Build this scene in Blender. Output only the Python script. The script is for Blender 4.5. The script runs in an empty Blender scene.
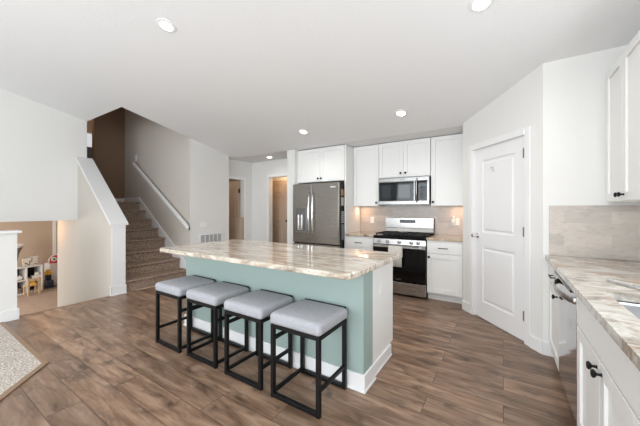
import bpy, bmesh, math, random
from mathutils import Vector, Matrix
random.seed(7)
R = math.radians
SC = bpy.context.scene
COL = SC.collection

# ------------------------------------------------------------------ camera, world, light, exposure
cam = bpy.data.cameras.new('camera'); cam.lens = 16.0; cam.sensor_width = 36; cam.sensor_fit = 'HORIZONTAL'
cam.shift_y = -4.0/640; cam.clip_start = .05; cam.clip_end = 100
co = bpy.data.objects.new('camera', cam); COL.objects.link(co)
co.location = (0, 0, 1.322); co.rotation_euler = (R(90), 0, R(32.8))
SC.camera = co
SC.view_settings.view_transform = 'Standard'; SC.view_settings.look = 'None'
SC.view_settings.gamma = 1; SC.view_settings.use_curve_mapping = False
SC.view_settings.exposure = 0.57
w = bpy.data.worlds.new('world'); SC.world = w; w.use_nodes = True
w.node_tree.nodes['Background'].inputs[0].default_value = (.86, .93, 1, 1)
w.node_tree.nodes['Background'].inputs[1].default_value = 1.0

def area(name, loc, rot, sx, sy, power, col=(1, 1, 1), spread=180):
    l = bpy.data.lights.new(name, 'AREA'); l.shape = 'RECTANGLE'; l.size = sx; l.size_y = sy
    l.energy = power; l.color = col; l.spread = R(spread)
    o = bpy.data.objects.new(name, l); COL.objects.link(o); o.location = loc; o.rotation_euler = [R(a) for a in rot]
    return o
def point(name, loc, power, col=(1, 1, 1), rad=.06):
    l = bpy.data.lights.new(name, 'POINT'); l.energy = power; l.color = col; l.shadow_soft_size = rad
    o = bpy.data.objects.new(name, l); COL.objects.link(o); o.location = loc
    return o
# daylight entering the windows behind the camera and above the sink, plus an added side fill
area('daylight_garden_windows', (-1.7, -3.45, 1.5), (100, 0, 0), 4.6, 2.5, 150, (.90, .955, 1))
area('daylight_sink_window', (1.0, 1.45, 1.75), (90, 0, 90), 1.2, 1.0, 12, (.95, .975, 1))
area('side_fill_light', (1.0, -1.9, 1.6), (90, 0, 90), 2.2, 1.8, 32, (.90, .955, 1))  # unseen fill added on the right to even out the room light
# warm lamps of the rooms beyond, and an added fill downstairs
point('upstairs_hall_lamp', (-8.6, 2.2, 3.6), 8, (1, .58, .28), .12)
area('lower_room_fill', (-10.5, -.6, .3), (90, 0, 0), 3.4, 1.4, 90, (1, .95, .88))  # area light added to brighten the lower room, no window there
point('lower_stair_lamp', (-7.28, 1.68, .92), 1.6, (1, .42, .10), .08)
point('closet_lamp', (-4.3, 5.15, 2.2), 3.0, (1, .60, .28), .06)
point('side_room_lamp', (-6.0, 4.0, 2.0), 3, (1, .72, .5), .1)

# ------------------------------------------------------------------ helpers
def tag(o, label=None, cat=None, group=None, kind=None):
    if label: o['label'] = label
    if cat: o['category'] = cat
    if group: o['group'] = group
    if kind: o['kind'] = kind
    return o
def thing(name, label, cat, loc=(0, 0, 0), rz=0, group=None):
    o = bpy.data.objects.new(name, None); COL.objects.link(o); o.location = loc; o.rotation_euler = (0, 0, rz)
    o.empty_display_size = .1
    return tag(o, label, cat, group)
def clone(root, loc, rz=0, label=None):
    r = root.copy(); COL.objects.link(r); r.location = loc; r.rotation_euler = (0, 0, rz)
    if label: r['label'] = label
    for ch in list(root.children):
        c = ch.copy(); COL.objects.link(c); c.parent = r
        for g in list(ch.children):
            d = g.copy(); COL.objects.link(d); d.parent = c
    return r

class MB:
    def __init__(s): s.bm = bmesh.new()
    def hexa(s, p):
        v = [s.bm.verts.new(q) for q in p]
        for f in ((0, 3, 2, 1), (4, 5, 6, 7), (0, 1, 5, 4), (1, 2, 6, 5), (2, 3, 7, 6), (3, 0, 4, 7)):
            s.bm.faces.new([v[i] for i in f])
        return s
    def box(s, x0, x1, y0, y1, z0, z1):
        return s.hexa([(x0, y0, z0), (x1, y0, z0), (x1, y1, z0), (x0, y1, z0), (x0, y0, z1), (x1, y0, z1), (x1, y1, z1), (x0, y1, z1)])
    def frus(s, x0, x1, z0, z1, y0, y1, d):      # front face at y0 shrunk by d, back face at y1
        return s.hexa([(x0+d, y0, z0+d), (x1-d, y0, z0+d), (x1, y1, z0), (x0, y1, z0), (x0+d, y0, z1-d), (x1-d, y0, z1-d), (x1, y1, z1), (x0, y1, z1)])
    def poly(s, pts, axis, a, b):                # extrude 2D polygon along axis from a to b
        def P(u, v, t): return {'x': (t, u, v), 'y': (u, t, v), 'z': (u, v, t)}[axis]
        A = [s.bm.verts.new(P(u, v, a)) for u, v in pts]; B = [s.bm.verts.new(P(u, v, b)) for u, v in pts]
        n = len(pts); s.bm.faces.new(A[::-1]); s.bm.faces.new(B)
        for i in range(n): s.bm.faces.new((A[i], A[(i+1) % n], B[(i+1) % n], B[i]))
        return s
    def cyl(s, p, q, r, r2=None, n=20):
        p = Vector(p); q = Vector(q); r2 = r if r2 is None else r2
        z = (q-p).normalized(); x = z.orthogonal().normalized(); y = z.cross(x)
        A = []; B = []
        for i in range(n):
            a = 2*math.pi*i/n; d = x*math.cos(a)+y*math.sin(a)
            A.append(s.bm.verts.new(p+d*r)); B.append(s.bm.verts.new(q+d*r2))
        s.bm.faces.new(A[::-1]); s.bm.faces.new(B)
        for i in range(n): s.bm.faces.new((A[i], A[(i+1) % n], B[(i+1) % n], B[i]))
        return s
    def lathe(s, prof, c=(0, 0, 0), ax='z', n=24):   # profile of (radius, height) along ax
        rings = []
        for r, h in prof:
            ring = []
            for i in range(n):
                a = 2*math.pi*i/n; u, v = r*math.cos(a), r*math.sin(a)
                P = {'z': (u, v, h), 'y': (u, h, v), 'x': (h, u, v)}[ax]
                ring.append(s.bm.verts.new((c[0]+P[0], c[1]+P[1], c[2]+P[2])))
            rings.append(ring)
        for a, b in zip(rings, rings[1:]):
            for i in range(n): s.bm.faces.new((a[i], a[(i+1) % n], b[(i+1) % n], b[i]))
        s.bm.faces.new(rings[0][::-1]); s.bm.faces.new(rings[-1])
        return s
    def tube(s, pts, w, h=None, n=10, closed=False):   # swept elliptical tube
        h = w if h is None else h
        pts = [Vector(p) for p in pts]; N = len(pts); rings = []
        for i, p in enumerate(pts):
            t = ((pts[(i+1) % N] if closed or i < N-1 else p)-(pts[i-1] if closed or i > 0 else p)).normalized()
            up = Vector((0, 0, 1)) if abs(t.z) < .9 else Vector((0, 1, 0))
            x = t.cross(up).normalized(); y = x.cross(t)
            rings.append([s.bm.verts.new(p+x*w*math.cos(2*math.pi*k/n)+y*h*math.sin(2*math.pi*k/n)) for k in range(n)])
        for a, b in zip(rings, rings[1:]+([rings[0]] if closed else [])):
            for k in range(n): s.bm.faces.new((a[k], a[(k+1) % n], b[(k+1) % n], b[k]))
        if not closed: s.bm.faces.new(rings[0][::-1]); s.bm.faces.new(rings[-1])
        return s
    def sphere(s, c, r, sc=(1, 1, 1)):
        g = bmesh.ops.create_icosphere(s.bm, subdivisions=3, radius=r)
        for v in g['verts']: v.co = Vector((v.co.x*sc[0]+c[0], v.co.y*sc[1]+c[1], v.co.z*sc[2]+c[2]))
        return s
    def build(s, name, mat, parent=None, bev=0, smooth=False, seg=2):
        bm = s.bm; bmesh.ops.recalc_face_normals(bm, faces=bm.faces)
        me = bpy.data.meshes.new(name); bm.to_mesh(me); bm.free(); me.materials.append(mat)
        o = bpy.data.objects.new(name, me); COL.objects.link(o)
        if parent: o.parent = parent
        if smooth:
            me.polygons.foreach_set('use_smooth', [True]*len(me.polygons))
            me.set_sharp_from_angle(angle=R(40))
        if bev:
            m = o.modifiers.new('bevel', 'BEVEL'); m.width = bev; m.segments = seg; m.limit_method = 'ANGLE'; m.angle_limit = R(30)
        return o
def struct(o): o['kind'] = 'structure'; return o

# ------------------------------------------------------------------ materials
def lin(r, g, b):
    f = lambda c: (c/255/12.92) if c/255 <= .04045 else ((c/255+.055)/1.055)**2.4
    return (f(r), f(g), f(b), 1)
def mat(name, c, rough=.5, metal=0, spec=.5, **k):
    m = bpy.data.materials.new(name); m.use_nodes = True; b = m.node_tree.nodes['Principled BSDF']
    b.inputs['Base Color'].default_value = c if len(c) == 4 else (*c, 1)
    b.inputs['Roughness'].default_value = rough; b.inputs['Metallic'].default_value = metal
    b.inputs['Specular IOR Level'].default_value = spec
    if 'emit' in k:
        b.inputs['Emission Color'].default_value = k['emit']; b.inputs['Emission Strength'].default_value = k['es']
    return m
class NT:
    def __init__(s, m): s.m = m; s.t = m.node_tree; s.b = s.t.nodes['Principled BSDF']
    def n(s, ty, **kw):
        x = s.t.nodes.new(ty)
        for k, v in kw.items():
            if k.startswith('i_'):
                key = k[2:].replace('_', ' ')
                x.inputs[int(key) if key.isdigit() else key].default_value = v
            else: setattr(x, k, v)
        return x
    def l(s, a, b): s.t.links.new(a, b)
    def coords(s, scale=(1, 1, 1), rot=(0, 0, 0), loc=(0, 0, 0)):
        tc = s.n('ShaderNodeTexCoord'); mp = s.n('ShaderNodeMapping')
        mp.inputs['Scale'].default_value = scale; mp.inputs['Rotation'].default_value = rot; mp.inputs['Location'].default_value = loc
        s.l(tc.outputs['Object'], mp.inputs['Vector']); return mp.outputs['Vector']
    def ramp(s, fac, stops, interp='LINEAR'):
        r = s.n('ShaderNodeValToRGB'); cr = r.color_ramp; cr.interpolation = interp
        while len(cr.elements) < len(stops): cr.elements.new(.5)
        for e, (p, c) in zip(cr.elements, stops): e.position = p; e.color = c
        s.l(fac, r.inputs['Fac']); return r.outputs['Color']
    def mix(s, fac, a, b, mode='MIX'):
        x = s.n('ShaderNodeMix', data_type='RGBA', blend_type=mode)
        for sock, v in ((x.inputs['Factor'], fac), (x.inputs['A'], a), (x.inputs['B'], b)):
            pass
        fa = x.inputs[0]; A = x.inputs[6]; B = x.inputs[7]
        for sk, v in ((fa, fac), (A, a), (B, b)):
            if isinstance(v, (int, float)): sk.default_value = v
            elif isinstance(v, tuple): sk.default_value = v
            else: s.l(v, sk)
        return x.outputs[2]
    def bump(s, h, st, dist=.01):
        b = s.n('ShaderNodeBump'); b.inputs['Strength'].default_value = st; b.inputs['Distance'].default_value = dist
        s.l(h, b.inputs['Height']); s.l(b.outputs['Normal'], s.b.inputs['Normal'])
def noisy(m, scale, st, detail=3, dist=.005):
    t = NT(m); x = t.n('ShaderNodeTexNoise'); t.l(t.coords(), x.inputs['Vector']); x.inputs['Scale'].default_value = scale
    x.inputs['Detail'].default_value = detail; t.bump(x.outputs['Fac'], st, dist); return m

M = {}
M['wall'] = noisy(mat('wall_paint', lin(232, 231, 228), .75, spec=.25), 90, .08)
M['ceiling'] = noisy(mat('ceiling_paint', lin(238, 238, 238), .9, spec=.1), 55, .35)
M['beige'] = noisy(mat('beige_wall_paint', lin(192, 172, 152), .8, spec=.2), 90, .08)
M['greige'] = noisy(mat('shade_toned_wall_paint', lin(206, 200, 191), .8, spec=.2), 90, .08)  # stair walls: wall paint toned darker and warmer for their dimmer, warmer light
M['trim'] = mat('white_trim_paint', lin(238, 238, 238), .4)
M['cab'] = mat('white_cabinet_lacquer', lin(238, 238, 236), .38)
M['gap'] = mat('cabinet_shadow_gap', lin(90, 88, 86), .8)
M['sage'] = noisy(mat('sage_green_paint', lin(155, 173, 168), .6, spec=.3), 90, .05)
M['black'] = mat('black_metal', lin(13, 13, 14), .45, spec=.3)
M['blackgloss'] = mat('black_glass', lin(12, 12, 14), .06, spec=.35)
M['iron'] = noisy(mat('cast_iron', lin(24, 24, 25), .6), 200, .1)
M['chrome'] = mat('chrome', (.85, .85, .85), .12, 1)
M['nickel'] = mat('satin_nickel', (.22, .215, .21), .35, 1)
M['plastic'] = mat('white_plastic', lin(240, 240, 238), .35)
M['dark'] = mat('dark_void', lin(30, 28, 27), .8)
M['taupe_door'] = mat('taupe_door_paint', lin(196, 176, 158), .5)
def steel(name, c, rough=.26, vert=True):
    m = mat(name, c, rough, 1); t = NT(m)
    x = t.n('ShaderNodeTexNoise', i_Scale=1.0, i_Detail=4.0)
    t.l(t.coords((4, 4, 300) if vert else (300, 4, 4)), x.inputs['Vector'])
    r = t.n('ShaderNodeMapRange'); r.inputs[3].default_value = rough-.05; r.inputs[4].default_value = rough+.08
    t.l(x.outputs['Fac'], r.inputs[0]); t.l(r.outputs[0], t.b.inputs['Roughness']); return m
M['steel'] = steel('brushed_steel', (.47, .46, .445, 1))
M['fridge'] = steel('dark_brushed_steel', (.275, .255, .23, 1), .27)
M['dwsteel'] = steel('dishwasher_steel', (.52, .52, .53, 1), .07)

# planks running along X
m = mat('laminate_planks', lin(130, 105, 88), .34, spec=.45); t = NT(m); M['floor'] = m
v = t.coords()
br = t.n('ShaderNodeTexBrick'); br.offset = .37; br.offset_frequency = 2
for k, val in (('Scale', 1.0), ('Brick Width', 1.22), ('Row Height', .19), ('Mortar Size', .0016), ('Mortar Smooth', .1), ('Bias', 0.0)): br.inputs[k].default_value = val
br.inputs['Color1'].default_value = (0, 0, 0, 1); br.inputs['Color2'].default_value = (1, 1, 1, 1); br.inputs['Mortar'].default_value = (.5, .5, .5, 1)
t.l(v, br.inputs['Vector'])
off = t.n('ShaderNodeVectorMath', operation='MULTIPLY_ADD'); off.inputs[1].default_value = (7, 13, 5)
t.l(br.outputs['Color'], off.inputs[0]); t.l(v, off.inputs[2])
mp = t.n('ShaderNodeMapping'); mp.inputs['Scale'].default_value = (1.6, 8, 1); t.l(off.outputs[0], mp.inputs['Vector'])
n1 = t.n('ShaderNodeTexNoise', i_Scale=1.5, i_Detail=6.0, i_Roughness=.6, i_Distortion=.5); t.l(mp.outputs[0], n1.inputs['Vector'])
mp2 = t.n('ShaderNodeMapping'); mp2.inputs['Scale'].default_value = (3, 70, 1); t.l(off.outputs[0], mp2.inputs['Vector'])
n2 = t.n('ShaderNodeTexNoise', i_Scale=1.0, i_Detail=4.0, i_Roughness=.6); t.l(mp2.outputs[0], n2.inputs['Vector'])
n3 = t.n('ShaderNodeTexNoise', i_Scale=3.6, i_Detail=4.0, i_Distortion=.5); mp3 = t.n('ShaderNodeMapping'); mp3.inputs['Scale'].default_value = (1.3, 2.8, 1)
t.l(off.outputs[0], mp3.inputs['Vector']); t.l(mp3.outputs[0], n3.inputs['Vector'])
base = t.ramp(n1.outputs['Fac'], [(.27, lin(96, 75, 60)), (.43, lin(128, 103, 84)), (.55, lin(148, 122, 102)), (.72, lin(174, 148, 126))])
gr = t.ramp(n2.outputs['Fac'], [(.3, (.80, .80, .80, 1)), (.6, (1.04, 1.04, 1.04, 1))])
c1 = t.mix(.8, base, gr, 'MULTIPLY')
kn = t.ramp(n3.outputs['Fac'], [(.30, (.46, .46, .47, 1)), (.44, (.98, .97, .97, 1)), (.75, (1.16, 1.13, 1.1, 1))])
c2 = t.mix(.85, c1, kn, 'MULTIPLY')
pv = t.ramp(br.outputs['Color'], [(0, (.82, .81, .81, 1)), (1, (1.18, 1.16, 1.13, 1))])
c3 = t.mix(1.0, c2, pv, 'MULTIPLY')
c4 = t.mix(br.outputs['Fac'], c3, lin(58, 45, 37))
t.l(c4, t.b.inputs['Base Color'])
inv = t.n('ShaderNodeMath', operation='SUBTRACT'); inv.inputs[0].default_value = 1; t.l(br.outputs['Fac'], inv.inputs[1])
t.bump(inv.outputs[0], .4, .002)

def granite(name, stops, rot, scale, warm=None, rough=.1):
    m = mat(name, (.7, .66, .6, 1), rough, spec=.55); t = NT(m)
    v = t.coords(scale, (0, 0, rot))
    n = t.n('ShaderNodeTexNoise', i_Scale=1.0, i_Detail=7.0, i_Roughness=.58, i_Distortion=1.1); t.l(v, n.inputs['Vector'])
    c = t.ramp(n.outputs['Fac'], stops)
    v2 = t.coords((scale[0]*3.2, scale[1]*2.4, 3), (0, 0, rot+.15), (3, 1, 2))
    n2 = t.n('ShaderNodeTexNoise', i_Scale=1.0, i_Detail=6.0, i_Roughness=.7, i_Distortion=.7); t.l(v2, n2.inputs['Vector'])
    vein = t.ramp(n2.outputs['Fac'], [(.38, (.42, .38, .35, 1)), (.45, (.86, .84, .82, 1)), (.52, (1, 1, 1, 1))])
    c = t.mix(.6, c, vein, 'MULTIPLY')
    if warm:
        n4 = t.n('ShaderNodeTexNoise', i_Scale=2.1, i_Detail=3.0, i_Distortion=1.0); t.l(t.coords((1, 1.6, 1), (0, 0, .5), warm), n4.inputs['Vector'])
        f = t.ramp(n4.outputs['Fac'], [(.5, (0, 0, 0, 1)), (.66, (1, 1, 1, 1))])
        c = t.mix(f, c, t.mix(.8, c, lin(220, 180, 146), 'MULTIPLY'))
    n3 = t.n('ShaderNodeTexNoise', i_Scale=160.0, i_Detail=2.0); t.l(t.coords(), n3.inputs['Vector'])
    c = t.mix(.35, c, t.ramp(n3.outputs['Fac'], [(.3, (.72, .70, .68, 1)), (.55, (1.05, 1.05, 1.05, 1))]), 'MULTIPLY')
    t.l(c, t.b.inputs['Base Color']); return m
M['granite'] = granite('cream_brown_granite', [(.30, lin(132, 120, 110)), (.38, lin(190, 178, 164)), (.45, lin(228, 221, 209)), (.50, lin(211, 200, 184)), (.55, lin(176, 158, 141)), (.59, lin(222, 213, 200)), (.68, lin(234, 229, 221)), (.76, lin(180, 167, 155))], -.13, (1.3, 10, 4), rough=.07)
M['granite_side'] = granite('grey_veined_granite', [(.26, lin(104, 99, 95)), (.38, lin(162, 156, 149)), (.46, lin(214, 211, 203)), (.53, lin(176, 168, 156)), (.60, lin(220, 217, 210)), (.75, lin(150, 142, 132))], 1.0, (2.6, 5.5, 4), (.4, 0, 0))
M['granite_back'] = granite('tan_granite', [(.30, lin(128, 106, 90)), (.45, lin(182, 158, 136)), (.55, lin(212, 196, 176)), (.70, lin(166, 140, 118))], .1, (4, 9, 6))

def tiles(name, ax, w, h):
    m = mat(name, lin(195, 188, 180), .3); t = NT(m)
    tc = t.n('ShaderNodeTexCoord'); sp = t.n('ShaderNodeSeparateXYZ'); cb = t.n('ShaderNodeCombineXYZ')
    t.l(tc.outputs['Object'], sp.inputs[0]); t.l(sp.outputs[ax], cb.inputs[0]); t.l(sp.outputs['Z'], cb.inputs[1])
    br = t.n('ShaderNodeTexBrick'); t.l(cb.outputs[0], br.inputs['Vector'])
    for k, val in (('Scale', 1.0), ('Brick Width', w), ('Row Height', h), ('Mortar Size', .0012), ('Mortar Smooth', .2)): br.inputs[k].default_value = val
    br.inputs['Color1'].default_value = lin(184, 177, 170); br.inputs['Color2'].default_value = lin(208, 199, 190); br.inputs['Mortar'].default_value = lin(196, 190, 184)
    n = t.n('ShaderNodeTexNoise', i_Scale=9.0, i_Detail=6.0, i_Roughness=.65, i_Distortion=1.4); t.l(t.coords((1, 1, 2.4)), n.inputs['Vector'])
    c = t.mix(.55, br.outputs['Color'], t.ramp(n.outputs['Fac'], [(.3, (.66, .67, .68, 1)), (.48, (.97, .95, .93, 1)), (.7, (1.14, 1.07, 1.0, 1))]), 'MULTIPLY')
    t.l(c, t.b.inputs['Base Color']); return m
M['tile'] = tiles('stone_subway_tile', 'X', .30, .10)

def carpet(name, a, b, scale=130):
    m = mat(name, a, .95, spec=.05); t = NT(m)
    n = t.n('ShaderNodeTexNoise', i_Scale=float(scale), i_Detail=3.0, i_Roughness=.7); t.l(t.coords(), n.inputs['Vector'])
    n2 = t.n('ShaderNodeTexNoise', i_Scale=9.0, i_Detail=2.0); t.l(t.coords(), n2.inputs['Vector'])
    c = t.ramp(n.outputs['Fac'], [(.36, a), (.62, b)])
    c = t.mix(.5, c, t.ramp(n2.outputs['Fac'], [(.3, (.85, .85, .85, 1)), (.7, (1.1, 1.1, 1.1, 1))]), 'MULTIPLY')
    t.l(c, t.b.inputs['Base Color']); t.bump(n.outputs['Fac'], .9, .01); return m
M['stair_carpet'] = carpet('brown_stair_carpet', lin(104, 88, 76), lin(184, 162, 144), 60)
M['carpet'] = carpet('pale_carpet', lin(150, 138, 128), lin(236, 228, 218), 75)
M['lower_carpet'] = carpet('beige_carpet', lin(150, 130, 115), lin(182, 162, 146), 40)
M['strip'] = mat('transition_strip_wood', lin(150, 122, 98), .4)

m = mat('grey_tweed', lin(160, 160, 166), .9, spec=.15); t = NT(m); M['tweed'] = m
n = t.n('ShaderNodeTexNoise', i_Scale=260.0, i_Detail=3.0, i_Roughness=.7); t.l(t.coords((1, .6, 1)), n.inputs['Vector'])
t.l(t.ramp(n.outputs['Fac'], [(.35, lin(146, 147, 152)), (.65, lin(192, 193, 198))]), t.b.inputs['Base Color']); t.bump(n.outputs['Fac'], .5, .003)
M['lampglow'] = mat('lamp_glow', (1, 1, 1, 1), .5, emit=(1, .97, .92, 1), es=7)

# ------------------------------------------------------------------ setting
CR, SL = 4.25, .215
def zc(y): return 2.44 + max(0, CR-y)*SL
def wall(name, p, q, th, z0, z1=None, mt=None, side=1, holes=()):
    """wall from p to q; visible face on the p-q line, thickness to the left (side=1) or right; holes = (s0,s1,z0,z1) along it"""
    p = Vector((*p, 0)); q = Vector((*q, 0)); d = (q-p); L = d.length; d.normalize(); n = Vector((-d.y, d.x, 0))*th*side
    mb = MB()
    def piece(s0, s1, a, b):
        if s1-s0 < 1e-4: return
        P = [p+d*s0, p+d*s1, p+d*s1+n, p+d*s0+n]
        top = [(zc(v.y) if b is None else b) for v in P]
        mb.hexa([(v.x, v.y, a) for v in P]+[(v.x, v.y, z) for v, z in zip(P, top)])
    cur = 0
    for s0, s1, a, b in sorted(holes):
        piece(cur, s0, z0, z1)
        if a > z0: piece(s0, s1, z0, a)
        piece(s0, s1, b, z1); cur = s1
    piece(cur, L, z0, z1)
    return struct(mb.build(name, mt or M['wall']))

struct(MB().box(-5.0, 1.15, -3.7, 5.1, -.15, 0).box(-5.25, -5.0, 3.2, 5.1, -.15, 0).build('floor', M['floor']))
struct(MB().box(-7.0, -5.0, 3.32, 5.3, -.15, -.002).box(-5.2, -3.5, 5.1, 5.6, -.15, -.002).build('floor_side_rooms', M['floor']))
# ceiling: vault sloping down to a flat strip
cb = MB()
def slope(x0, x1, y0, y1, t=.12):
    cb.hexa([(x0, y0, zc(y0)), (x1, y0, zc(y0)), (x1, y1, zc(y1)), (x0, y1, zc(y1)), (x0, y0, zc(y0)+t), (x1, y0, zc(y0)+t), (x1, y1, zc(y1)+t), (x0, y1, zc(y1)+t)])
slope(-5.0, 1.15, -3.7, CR); slope(-6.36, -5.0, -3.7, 2.05); slope(-5.25, -5.0, 3.321, CR)
cb.box(-5.25, 1.15, CR, 5.05, 2.44, 2.56)
struct(cb.build('ceiling', M['ceiling']))

wall('wall_back', (-3.49, 4.95), (-.448, 4.95), .1, 0, 2.44)
struct(MB().box(-3.49, -3.31, 4.25, 4.95, 0, 2.44).build('wall_fridge_side', M['wall']))
wall('wall_hall_back', (-5.13, 4.915), (-3.49, 4.915), .12, 0, 2.44, holes=[(.552, 1.30, 0, 2.06)])
wall('wall_hall_left', (-5.13, 4.05), (-5.13, 5.03), .12, 0, 2.44, holes=[(.1, .60, 0, 2.0)])
wall('wall_vent_side', (-5.0, 3.201), (-5.0, 4.115), .13, 0)
wall('wall_stair_far', (-7.75, 3.2), (-5.001, 3.2), .12, -.1, 3.88, M['greige'])
# pantry
PA, PB = Vector((-.448, 4.188)), Vector((.304, 3.28)); PD = (PB-PA).normalized(); PL = (PB-PA).length
D0 = .213; DW_ = .762
wall('wall_pantry_front', PA, PB, .115, 0, None, holes=[(D0-.012, D0+DW_+.012, 0, 2.055)])
wall('wall_pantry_side', (-.448, 4.95), (-.448, 4.19), .11, 0, 2.44)
wall('wall_pantry_end', (.304, 3.28), (1.05, 3.28), .11, 0)
wall('wall_right', (1.05, 3.4), (1.05, -3.7), .12, 0, None, holes=[(1.3, 2.6, 1.12, 2.2), (4.2, 6.4, .7, 2.4)])
wall('wall_behind', (1.17, -3.6), (-6.5, -3.6), .12, 0, None, holes=[(.55, 2.75, .1, 2.5), (3.0, 5.2, .1, 2.5), (5.4, 7.2, .7, 2.5)])
# upper-level white wall over the stairs down, guard wall
struct(MB().hexa([(-6.48, -3.6, 1.126), (-6.36, -3.6, 1.126), (-6.36, 2.05, 1.126), (-6.48, 2.05, 1.126), (-6.48, -3.6, zc(-3.6)), (-6.36, -3.6, zc(-3.6)), (-6.36, 2.05, zc(2.05)), (-6.48, 2.05, 3.0)]).build('wall_left', M['wall']))
g = struct(MB().box(-5.04, -4.9, -3.6, .90, 0, 1.035).build('wall_guard_left', M['wall']))
struct(MB().box(-5.075, -4.865, -3.6, .935, 1.035, 1.062).build('trim_1', M['trim'], bev=.004))
struct(MB().box(-4.9, -4.884, -3.6, .90, 0, .13).box(-5.04, -4.884, .90, .916, 0, .13).build('baseboard_guard_left', M['trim'], bev=.004))
# stair half wall with sloped cap; continues down to the lower level
hw = [(-5.0, -1.3), (-5.0, 1.095), (-6.359, 2.218), (-6.359, 1.126), (-7.43, 1.126), (-7.43, -1.3)]
struct(MB().poly(hw, 'y', 1.92, 2.10).build('wall_stair_near', M['greige']))
struct(MB().poly([(-4.965, 1.068), (-4.965, 1.10), (-6.359, 2.252), (-6.359, 2.218)], 'y', 1.885, 2.135).build('trim_2', M['trim'], bev=.004))
struct(MB().box(-5.0, -4.990, 1.918, 2.102, .14, 1.068).build('trim_8', M['trim']))
struct(MB().box(-5.0, -4.984, 1.905, 2.115, 0, .14).box(-5.03, -4.984, 1.904, 1.92, 0, .14).box(-5.0, -4.978, 1.9, 2.12, 0, .02).build('baseboard_stair_post', M['trim'], bev=.004))
# stairwell enclosure
struct(MB().box(-7.75, -7.63, 2.59, 3.2, 1.3, 3.88).build('wall_landing_back', mat('shade_brown_paint', lin(140, 116, 96), .8)))  # brown carries the stairwell shade on this wall, put into its base colour
struct(MB().box(-10.2, -5.0, -1.0, 4.6, 3.88, 4.0).build('ceiling_upstairs', M['ceiling']))
struct(MB().hexa([(-5.0, 2.05, zc(2.05)+.05), (-4.9, 2.05, zc(2.05)+.05), (-4.9, 3.32, zc(3.32)+.05), (-5.0, 3.32, zc(3.32)+.05), (-5.0, 2.05, 3.9), (-4.9, 2.05, 3.9), (-4.9, 3.32, 3.9), (-5.0, 3.32, 3.9)]).box(-6.36, -5.0, 1.93, 2.049, 3.0, 3.9).build('wall_stair_header', M['beige']))
struct(MB().box(-10.1, -10.0, -1.0, 4.6, 1.3, 3.88).build('wall_upstairs_left', M['beige']))
struct(MB().box(-10.0, -6.48, -1.0, -.9, 1.3, 3.88).box(-10.0, -7.75, 4.5, 4.6, 1.3, 3.88).build('wall_upstairs_ends', M['beige']))
struct(MB().box(-10.0, -7.66, -1.0, 4.5, 1.3, 1.44).box(-7.66, -6.48, -1.0, 1.92, 1.3, 1.44).build('floor_upstairs', M['stair_carpet']))
# lower level
struct(MB().box(-13.5, -5.0, -2.6, 4.6, -1.42, -1.3).build('floor_lower', M['lower_carpet']))
struct(MB().box(-13.6, -13.4, -2.6, 4.6, -1.3, 1.126).build('wall_lower_back', M['beige']))
struct(MB().box(-13.5, -6.49, -2.6, 1.919, 1.127, 1.28).box(-13.5, -7.64, 1.919, 4.6, 1.127, 1.28).build('ceiling_lower', M['ceiling']))
struct(MB().box(-13.4, -5.1, 4.5, 4.6, -1.3, 1.126).build('wall_lower_right', M['beige']))
struct(MB().box(-6.48, -5.0, .70, .80, -1.3, -.15).box(-6.48, -6.36, -2.6, .8, -1.3, 1.12).build('wall_lower_stair', M['beige']))
struct(MB().box(-13.4, -13.37, 3.335, 3.43, -1.3, 1.12).build('trim_3', M['trim'], bev=.004))
# stairs going down (hidden behind the floor edge)
dn = MB()
for i in range(6): dn.box(-5.0-.27*(i+1), -5.0-.27*i, .815, 1.905, -1.29, -.186*(i+1))
ds = dn.build('lower_staircase', M['lower_carpet']); tag(ds, 'carpeted stairs going down beside the half wall', 'stairs')
struct(MB().box(-5.03, -4.985, .93, 1.90, -.15, .004).build('trim_4', M['strip'], bev=.003))
# stairs going up
st = thing('staircase', 'brown carpeted staircase going up beside the wall with the handrail', 'stairs', (-5.03, 2.64, 0))
RI, TR = .1855, .262
for i in range(8):
    sb = MB(); x1 = -i*TR; x0 = -(i+1)*TR if i < 7 else -2.58
    sb.box(x0, x1, -.54, .535, max(0, i*RI-.1), (i+1)*RI-.03).box(x0, x1+.03, -.54, .535, (i+1)*RI-.045, (i+1)*RI)
    o = sb.build('step', M['stair_carpet'], st, bev=.022, seg=3)
sk = [(.035, 0), (.035, .17), (-.02, .275), (-1.90, .275+1.88*.700), (-2.6, .275+1.88*.700), (-2.6, .275+1.88*.700-.2), (-1.9, 1.1), (-.2, 0)]
MB().poly(sk, 'y', .537, .558).build('skirt_board', M['trim'], st)
# landing trim strip across the back wall
struct(MB().box(-7.63, -7.612, 2.6, 3.19, 1.44, 1.57).build('baseboard_landing', M['trim']))

# right-hand floor & wall baseboards
def bb(name, p, q, h=.115, t=.015, side=-1):
    return wall(name, p, q, t, 0, h, M['trim'], side)
def along(s): return PA+PD*s
bb('baseboard_pantry_left', along(0), along(D0-.075)); bb('baseboard_pantry_right', along(D0+DW_+.075), along(PL+.006))
bb('baseboard_pantry_end', (.304, 3.28), (.40, 3.28))
bb('baseboard_vent', (-5.0, 3.2), (-5.0, 4.115)); bb('baseboard_hall', (-5.0, 4.915), (-4.66, 4.915))
struct(MB().box(-3.505, -3.295, 4.235, 4.25, 0, .115).build('baseboard_fridge_side', M['trim']))
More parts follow.
